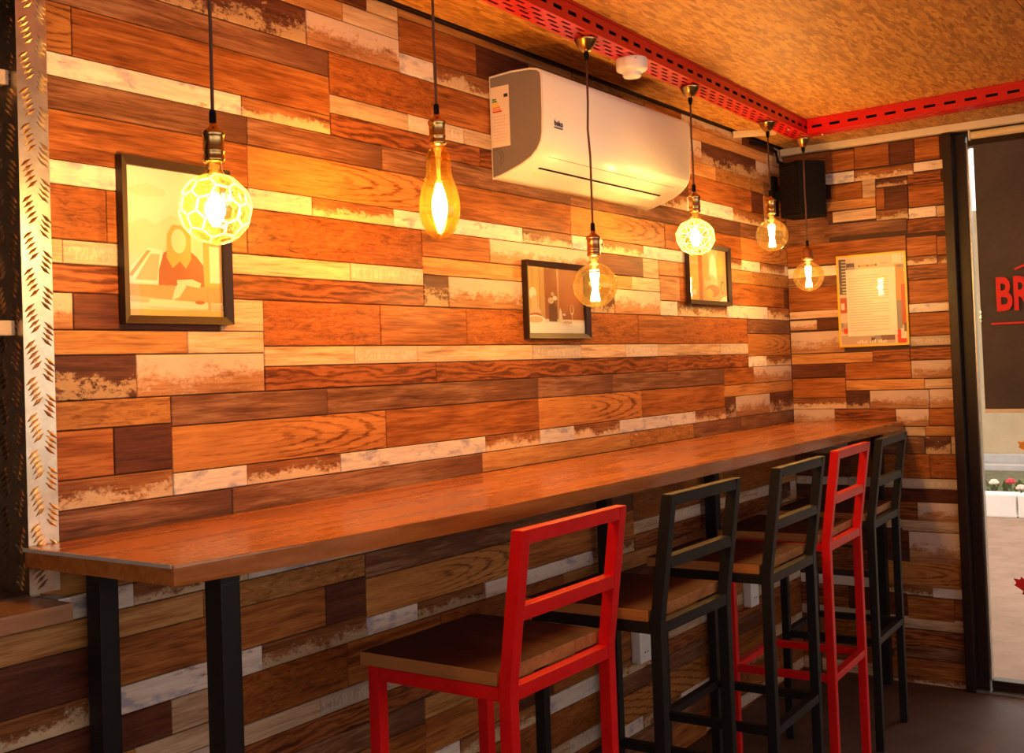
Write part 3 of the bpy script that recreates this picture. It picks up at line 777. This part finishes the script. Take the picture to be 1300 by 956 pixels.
for k in range(24):
    z = .018+k*.0088; bar(bm, a+d*.008+nn*.001+Vector((0, 0, z)), b2-d*.008+nn*.001+Vector((0, 0, z)), .005, .0045)
obj('grille', bm, M_black, sp)
bm = new(); box(bm, (.066, -.06, .09), (.1175, .06, .15)); obj('wall_bracket', bm, M_blackm, sp)
bm = new(); box(bm, (-.055, .1475, .02), (.005, .163, .20)); box(bm, (-.03, .10, .09), (.0, .15, .13)); obj('side_bracket', bm, M_blackm, sp)
pts = [onwall(q, WY-.016) for q in ((953, 181), (965, 184), (977, 188), (985, 193))] + [Vector((4.90, 1.900, .905)), Vector((4.905, 1.868, .889))]
bm = new(); tube(bm, [(p.x, p.y, R(p.z)) for p in pts], .0075, 8)
tag(obj('cable', bm, M_blackm, smooth=True), 'thick black cable running from the ceiling edge to the loudspeaker', 'cable')

# ------------------------------------------------------------------ framed pictures on the long wall
PAL = {k: simple('print_'+k, c, .5) for k, c in dict(cream=(.82, .72, .52), pale=(.86, .80, .66), sand=(.66, .50, .30), ochre=(.58, .36, .14), rust=(.42, .15, .05), brown=(.20, .085, .04), dark=(.06, .03, .02), white=(.88, .84, .76), gold=(.66, .44, .12), rose=(.62, .36, .26)).items()}
PN = list(PAL); PMATS = [PAL[k] for k in PN]
def ell(cx, cy, rx, ry, n=20, a0=0, a1=360): return [(cx+rx*cos(rad(a0+(a1-a0)*i/n)), cy+ry*sin(rad(a0+(a1-a0)*i/n))) for i in range(n if a1-a0 == 360 else n+1)]
def rect(a, b2, c, d): return [(a, b2), (c, b2), (c, d), (a, d)]
def picture(x0, x1, z0, z1, label, shapes, fw=.017):
    th = thing('picture_frame', label, 'picture', (x0, WY-.0085, R(z0)), 0, 'framed pictures on the plank wall')
    w, h = x1-x0, z1-z0
    for (a, b2) in (((0, 0), (w, 0)), ((w, 0), (w, h)), ((w, h), (0, h)), ((0, h), (0, 0))):
        bm = new()
        ax, az = a; bx, bz = b2
        cx, cz = w/2, h/2
        def inset(px, pz, k): return (px + (fw if px < cx else -fw)*k, pz + (fw if pz < cz else -fw)*k)
        (ix, iz), (jx, jz) = inset(ax, az, 1), inset(bx, bz, 1)
        V = [bm.verts.new(p) for p in ((ax, 0, az), (bx, 0, bz), (bx, -.020, bz), (ax, -.020, az), (ix, -.012, iz), (jx, -.012, jz), (jx, 0, jz), (ix, 0, iz))]
        for f in ((0, 1, 2, 3), (3, 2, 5, 4), (4, 5, 6, 7), (0, 3, 4, 7), (1, 6, 5, 2)): bm.faces.new([V[i] for i in f])
        obj('frame_side', bm, M_frame, th)
    bm = new(); iw, ih = w-2*fw, h-2*fw
    for k, (col, pts) in enumerate(shapes):
        pts = [(min(max(u, 0), 1), min(max(v, 0), 1)) for u, v in pts]
        poly(bm, [(fw+u*iw, -.003-.00012*k, fw+v*ih) for u, v in pts], PN.index(col))
    o = obj('print', bm, PMATS, th)
    me = o.data
    bm2 = bmesh.new(); bm2.from_mesh(me)
    for f in bm2.faces:
        f.normal_update()
        if f.normal.y > 0: f.normal_flip()
    bm2.to_mesh(me); bm2.free()
    bm = new(); poly(bm, [(fw, -.0085, fw), (w-fw, -.0085, fw), (w-fw, -.0085, h-fw), (fw, -.0085, h-fw)]); obj('glass', bm, M_pane, th)
    return th
S1 = [('cream', rect(0, 0, 1, 1)), ('pale', rect(0, .52, 1, 1)), ('cream', [(0, .60), (.18, .66), (.30, .62), (.46, .70), (.62, .64), (.80, .72), (1, .66), (1, .52), (0, .52)]), ('cream', [(0, .84), (.22, .90), (.40, .86), (.40, .82), (.15, .80)]),
 ('white', [(0, .22), (.34, .22), (.36, .45), (.22, .46), (0, .30)]), ('ochre', [(.02, .27), (.20, .44), (.24, .44), (.05, .26)]), ('sand', [(.08, .24), (.30, .24), (.33, .42), (.24, .42)]),
 ('gold', rect(.80, .18, 1, .55)), ('pale', rect(.86, .24, .98, .50)), ('rust', [(.31, .20), (.32, .32), (.37, .43), (.45, .47), (.62, .47), (.72, .42), (.79, .36), (.80, .20)]),
 ('gold', [(.40, .40), (.41, .56), (.47, .63), (.60, .63), (.66, .56), (.66, .40), (.60, .33), (.54, .38), (.46, .33)]), ('cream', ell(.53, .52, .08, .085)),
 ('ochre', rect(0, .10, 1, .21)), ('sand', [(.0, .135), (1, .085), (1, .05), (0, .10)]), ('cream', [(.18, .06), (.85, .05), (.88, .10), (.22, .115)]), ('cream', [(.44, .11), (.52, .13), (.60, .21), (.53, .24), (.48, .20)]),
 ('cream', [(.50, .225), (.74, .20), (.76, .235), (.66, .26), (.50, .25)]), ('rust', ell(.74, .10, .055, .014)), ('gold', rect(0, 0, 1, .045)), ('ochre', rect(.83, .05, .86, .20))]
picture(1.374, 1.652, .1175, .458, 'dark framed portrait print of a seated figure at a table', S1)
S2 = [('rust', rect(0, 0, 1, 1)), ('ochre', rect(.22, .1, .55, 1)), ('rust', rect(.30, .12, .52, 1)), ('gold', rect(0, .1, .21, 1)), ('ochre', rect(.07, .2, .12, 1)), ('pale', ell(.10, .60, .06, .09)), ('sand', ell(.12, .45, .05, .12)),
 ('white', rect(0, 0, 1, .17)), ('cream', [(0, .17), (1, .17), (1, .21), (0, .22)]), ('brown', [(.36, .18), (.36, .40), (.40, .48), (.41, .56), (.45, .56), (.46, .48), (.50, .40), (.50, .18)]), ('sand', ell(.40, .50, .05, .05)), ('cream', ell(.47, .54, .04, .035)), ('sand', ell(.43, .60, .03, .03)),
 ('cream', [(.52, .18), (.54, .34), (.56, .40), (.58, .34), (.60, .18)]), ('sand', ell(.13, .32, .09, .08)), ('rust', ell(.13, .26, .10, .05)), ('white', ell(.12, .19, .17, .085)), ('sand', ell(.12, .205, .13, .05)), ('white', ell(.68, .16, .12, .045)), ('sand', ell(.68, .17, .09, .025)), ('cream', ell(.76, .37, .035, .08)), ('rust', ell(.76, .38, .026, .066)), ('cream', rect(.755, .19, .765, .30)), ('cream', ell(.62, .29, .03, .02))]
picture(2.808, 3.178, .089, .331, 'dark framed still life print of a laid table with plates', S2)
S3 = [('ochre', rect(0, 0, 1, 1)), ('gold', rect(0, 0, .26, 1)), ('cream', [(0, .02), (.10, .02), (.04, .55), (0, .62)]), ('sand', rect(0, .68, .26, .74)), ('rust', rect(.26, 0, .36, 1)), ('sand', rect(.52, .30, .76, 1)), ('pale', ell(.64, .62, .09, .30)), ('gold', ell(.82, .70, .10, .20)),
 ('sand', ell(.56, .36, .16, .16)), ('ochre', ell(.50, .44, .07, .05)), ('rust', ell(.62, .20, .18, .12)), ('gold', ell(.52, .14, .10, .10)), ('brown', ell(.88, .28, .05, .13)), ('ochre', ell(.88, .27, .035, .10)), ('pale', [(.78, .0), (.98, .0), (.98, .12), (.86, .08)]), ('cream', rect(.10, .10, .18, .20))]
picture(3.936, 4.330, .226, .470, 'dark framed warm abstract print beside the angular lamp', S3)

# ------------------------------------------------------------------ yellow edged poster on the end wall (flat things facing -x)
def flat_x(bm, X, y0, y1, z0, z1, mi=0): poly(bm, [(X, y1, z0), (X, y0, z0), (X, y0, z1), (X, y1, z1)], mi)
po = thing('notice_poster', 'yellow framed notice poster with white sheet in the middle on end wall', 'poster', (EX-.008, 1.532, R(.040)))
pw, ph = .312, .417
M_yel = simple('yellow_frame', (.88, .55, .02), .3)
for a, b2, c, d in ((-pw/2, pw/2, 0, .008), (-pw/2, pw/2, ph-.008, ph), (-pw/2, -pw/2+.008, .008, ph-.008), (pw/2-.008, pw/2, .008, ph-.008)):
    bm = new(); box(bm, (-.008, a, c), (0, b2, d)); obj('frame_side', bm, M_yel, po, bevel=.0015)
PP = [simple('poster_'+str(i), c, .45) for i, c in enumerate(((.78, .64, .50), (.12, .09, .13), (.60, .58, .42), (.60, .10, .03), (.85, .78, .68), (.34, .30, .30), (.70, .34, .10), (.80, .05, .02), (.22, .12, .09), (.58, .42, .34)))]
bm = new(); k = [0]
def pr(y0, y1, z0, z1, mi):                       # u measured from the poster's left edge
    k[0] += 1; flat_x(bm, -.003-.00006*k[0], pw/2-y1, pw/2-y0, z0, z1, mi)
pr(0, pw, 0, ph, 0); pr(.01, .042, .24, .40, 1)
for i in range(11): pr(.022, .042, .245+i*.014, .251+i*.014, 2)
pr(.01, .042, .155, .225, 3); pr(.014, .030, .17, .20, 4); pr(.01, .042, .07, .11, 9); pr(.022, .040, .062, .085, 7); pr(.012, .022, .09, .11, 5)
pr(.26, .302, .20, .36, 6); pr(.262, .285, .05, .20, 5); pr(.285, .302, .09, .27, 3); pr(.27, .296, .345, .358, 5); pr(.252, .290, .366, .408, 4)
pr(.262, .300, .01, .05, 7); pr(.275, .300, .03, .075, 4); pr(.262, .278, .03, .07, 7); pr(.292, .303, .06, .10, 8)
pr(.01, .25, .009, .052, 9); pr(.16, .20, .03, .055, 5); pr(.19, .25, .025, .05, 8); pr(.145, .162, .018, .04, 1)
for i in range(14):
    if i not in (5, 9): pr(.082+i*.0095, .0885+i*.0095, .014, .024+(i % 3)*.003, 4)
pr(.045, .082, .352, .380, 1); pr(.048, .080, .354, .362, 9)
for i in range(9): pr(.10+i*.0095, .107+i*.0095, .360, .368, 6 if i % 4 else 8)
for i in range(4): pr(.20+i*.008, .206+i*.008, .368, .374, 9)
obj('print', bm, PP, po)
bm = new(); k[0] = 40
X = -.0068
flat_x(bm, X, pw/2-.264, pw/2-.042, .048, .350, 0)
for i in range(22):
    z = .320-i*.0118; w = (.12 if i == 0 else (.20 if i % 5 else .13)); a = .09 if i == 0 else .052
    flat_x(bm, X-.0002, pw/2-a-w+.02, pw/2-a, z, z+.0022, 1)
obj('notice_sheet', bm, [simple('notice_paper', (.88, .82, .74), .4), simple('notice_ink', (.55, .43, .30), .5)], po)
bm = new(); flat_x(bm, -.0078, -pw/2+.010, pw/2-.010, .010, ph-.010); obj('glass', bm, M_pane, po)

# ------------------------------------------------------------------ power sockets low on the long wall
for q0, q1, lbl in (((803, 792), (828, 836), 'white double wall socket under the counter behind the black stool'), ((944, 733), (965, 762), 'white wall socket under the counter near the middle black stool')):
    a, b2 = onwall(q0, WY-.03), onwall(q1, WY-.03)
    zc, xc = R((a.z+b2.z)/2), (a.x+b2.x)/2
    s = thing('wall_socket', lbl, 'socket', (xc, WY-.0075, zc), 0, 'wall sockets under the counter')
    bm = new(); box(bm, (-.042, -.036, -.07), (.042, 0, .07)); obj('housing', bm, M_white, s, bevel=.006)
    for dz in (-.034, .034):
        bm = new(); lathe(bm, [(0, .0012), (.021, .0012), (.022, 0), (.022, -.002), (0, -.002)], 20)
        bmesh.ops.rotate(bm, verts=bm.verts, cent=(0, 0, 0), matrix=Matrix.Rotation(pi/2, 3, 'X')); bmesh.ops.translate(bm, verts=bm.verts, vec=(0, -.0362, dz))
        w = obj('outlet', bm, M_white, s)
        bm = new()
        for dx in (-.0095, .0095): box(bm, (dx-.0025, -.0382, dz-.0025), (dx+.0025, -.037, dz+.0025))
        obj('pin_hole', bm, M_blackm, w)

# ------------------------------------------------------------------ glazed door beside the end wall, roller blind, stickers
dr = bpy.data.objects.new('door_1', None); C.objects.link(dr); struct(dr)
def dbox(nm, lo, hi, m, bev=.003):
    bm = new(); box(bm, lo, hi); return obj(nm, bm, m, dr, bevel=bev)
dbox('jamb', (4.990, 1.160, 0), (5.168, 1.1985, R(.944)), M_door)
dbox('jamb', (5.015, .035, 0), (5.168, .075, R(.944)), M_door)
dbox('stile', (5.035, 1.112, .012), (5.095, 1.158, R(.938)), M_door)
dbox('stile', (5.035, .077, .012), (5.095, .125, R(.938)), M_door)
dbox('edge_trim', (5.045, 1.104, .05), (5.085, 1.1115, R(.90)), M_alu_dull, .001)
dbox('top_rail', (5.035, .126, R(.880)), (5.095, 1.103, R(.938)), M_door)
dbox('bottom_rail', (5.035, .126, .012), (5.095, 1.103, .052), M_door)
dbox('threshold', (4.995, .076, 0), (5.168, 1.159, .011), M_alu_dull, .001)
bm = new(); box(bm, (5.062, .126, .053), (5.068, 1.1035, R(.879))); obj('pane', bm, M_pane, dr)
rb = thing('roller_blind', 'dark brown roller blind with red lettering hanging over the glazed door', 'blind', (5.028, .60, R(.925)))
bm = new(); tube(bm, [(0, -.52, 0), (0, .486, 0)], .017, 16); obj('roller_tube', bm, M_ivory, rb, smooth=True)
bm = new(); box(bm, (-.020, .4865, -.022), (.010, .492, .02)); obj('end_bracket', bm, M_ivory, rb, bevel=.001)
bm = new(); nz, ny = 26, 20; V = {}
for i in range(ny+1):
    for j in range(nz+1):
        y = -.515+i*(.995/ny); z = -.012-j*(1.170/nz)
        V[i, j] = bm.verts.new((.008+.004*sin(y*9+z*2)*(j/nz), y, z))
for i in range(ny):
    for j in range(nz): bm.faces.new((V[i, j], V[i+1, j], V[i+1, j+1], V[i, j+1]))
bl = obj('fabric', bm, M_blind, rb, smooth=True)
bm = new(); box(bm, (.004, -.515, -1.188), (.014, .480, -1.172)); obj('hem_bar', bm, M_ivory, rb, bevel=.001)
def blet(nm, me, y, z, sx=1.):
    me.materials.append(M_letter); o = bpy.data.objects.new(nm, me); C.objects.link(o); o.parent = bl
    o.location = (.0015, y, z); o.rotation_euler = (pi/2, 0, -pi/2); o.scale = (sx, 1, 1); return o
p = endw((1264, 394), 5.032)
o = blet('lettering', text_mesh('BR', .196, .0006, .005), p.y-.60, p.z-.925, .62)
bm = new(); p0 = endw((1259, 411), 5.032); box(bm, (.001, p0.y-.60-.45, p0.z-.925-.005), (.002, p0.y-.60, p0.z-.925+.003)); obj('underline', bm, M_letter, bl)
p1 = endw((1288, 342), 5.032)
bm = new(); bar(bm, (.0015, p1.y-.60, p1.z-.925), (.0015, p1.y-.60-.22, p1.z-.925+.085), .0012, .009); obj('roof_stroke', bm, M_letter, bl)
def leaf(q, label, m, r):
    p = endw(q, 5.060); bm = new()
    half = [(0, 1.), (.16, .62), (.34, .72), (.30, .30), (.58, .52), (.64, .36), (.98, .40), (.84, .14), (.96, .02), (.50, -.28), (.56, -.48), (.07, -.42), (.05, -.85)]
    P = [(0, -u*r, v*r) for u, v in half] + [(0, u*r, v*r) for u, v in reversed(half[1:])]
    f = poly(bm, P); r2 = bmesh.ops.extrude_face_region(bm, geom=[f]); bmesh.ops.translate(bm, verts=[v for v in r2['geom'] if isinstance(v, bmesh.types.BMVert)], vec=(.0006, 0, 0))
    tag(obj('leaf_sticker', bm, m, loc=(p.x, p.y, R(p.z))), label, 'sticker', 'leaf stickers on the door glass')
leaf((1312, 568), 'orange leaf shaped sticker on the door glass', simple('sticker_orange', (.90, .36, .02), .5), .062)
leaf((1311, 745), 'red leaf shaped sticker on the door glass', M_letter, .075)

# ------------------------------------------------------------------ street outside the door
bm = new(); box(bm, (EX+.20, -14, -.17), (10.72, 22, -.05)); struct(obj('ground_pavement', bm, M_pave))
bm = new(); box(bm, (10.98, -14, -.17), (14.2, 22, .02)); struct(obj('ground_flowerbed', bm, M_soil))
bm = new(); box(bm, (14.2, -14, -.20), (16.3, 22, -.05)); struct(obj('ground_road', bm, M_road))
bm = new(); box(bm, (16.3, -14, -.2), (16.6, 22, 3.4)); struct(obj('wall_street', bm, M_sand))
bm = new(); box(bm, (16.05, -14, -.05), (16.29, 22, .04)); box(bm, (15.0, -14, -.05), (15.25, 22, 0)); struct(obj('trim_street', bm, noisy('kerb_grey', (.40, .38, .37), (.50, .48, .46), 4, .9)))
yj = 2.07
for i in range(-4, 5):
    bm = new(); box(bm, (10.72, yj+i*1.0+.008, -.05), (10.97, yj+(i+1)*1.0-.008, .155))
    tag(obj('kerb_stone', bm, M_kerb, bevel=.015), 'white painted kerb stone between pavement and flower bed', 'kerb stone', 'white kerb stones')
fl = [((1262, 612), (.85, .74, .58), 'white'), ((1283, 611), (.62, .05, .08), 'red'), ((1296, 619), (.86, .66, .54), 'pink')]
for q, c, nm in fl:
    r = ray(q); p = r*(11.35/r.x); base = thing('flower', nm + ' round flower in the bed behind the kerb', 'flower', (p.x, p.y, .02), 0, 'flowers in the bed')
    hz = R(p.z)-.02
    bm = new(); tube(bm, [(0, 0, 0), (.01, 0, hz*.6), (0, 0, hz)], .006, 6); obj('stem', bm, M_soil, base)
    bm = new(); rnd = random.Random(len(nm))
    for ring, (n, rr, dz) in enumerate(((7, .032, -.006), (5, .018, .010), (1, 0, .015))):
        for i in range(n):
            a = 2*pi*i/n + ring*.4
            bmesh.ops.create_icosphere(bm, subdivisions=1, radius=.018, matrix=Matrix.Translation((rr*cos(a), rr*sin(a), hz+dz)))
    obj('petals', bm, simple('petal_'+nm, c, .7), base, smooth=True)
bm = new(); rnd = random.Random(5)
for i in range(700):
    x, y = 11.62+rnd.random()*1.2, -.5+rnd.random()*6; h = .03+rnd.random()*.07; a = rnd.random()*2*pi; w = .03
    p = Vector((x, y, .02)); t = p + Vector((cos(a)*h*.5, sin(a)*h*.5, h)); s = Vector((-sin(a), cos(a), 0))*w
    poly(bm, [p-s*.5, p+s*.5, (p+t)/2+s, t, (p+t)/2-s])
o = obj('foliage', bm, noisy('leaf_green', (.07, .10, .03), (.20, .22, .08), 4, .7)); o['kind'] = 'stuff'; o['label'] = 'low green leaves of the flower bed behind the kerb'
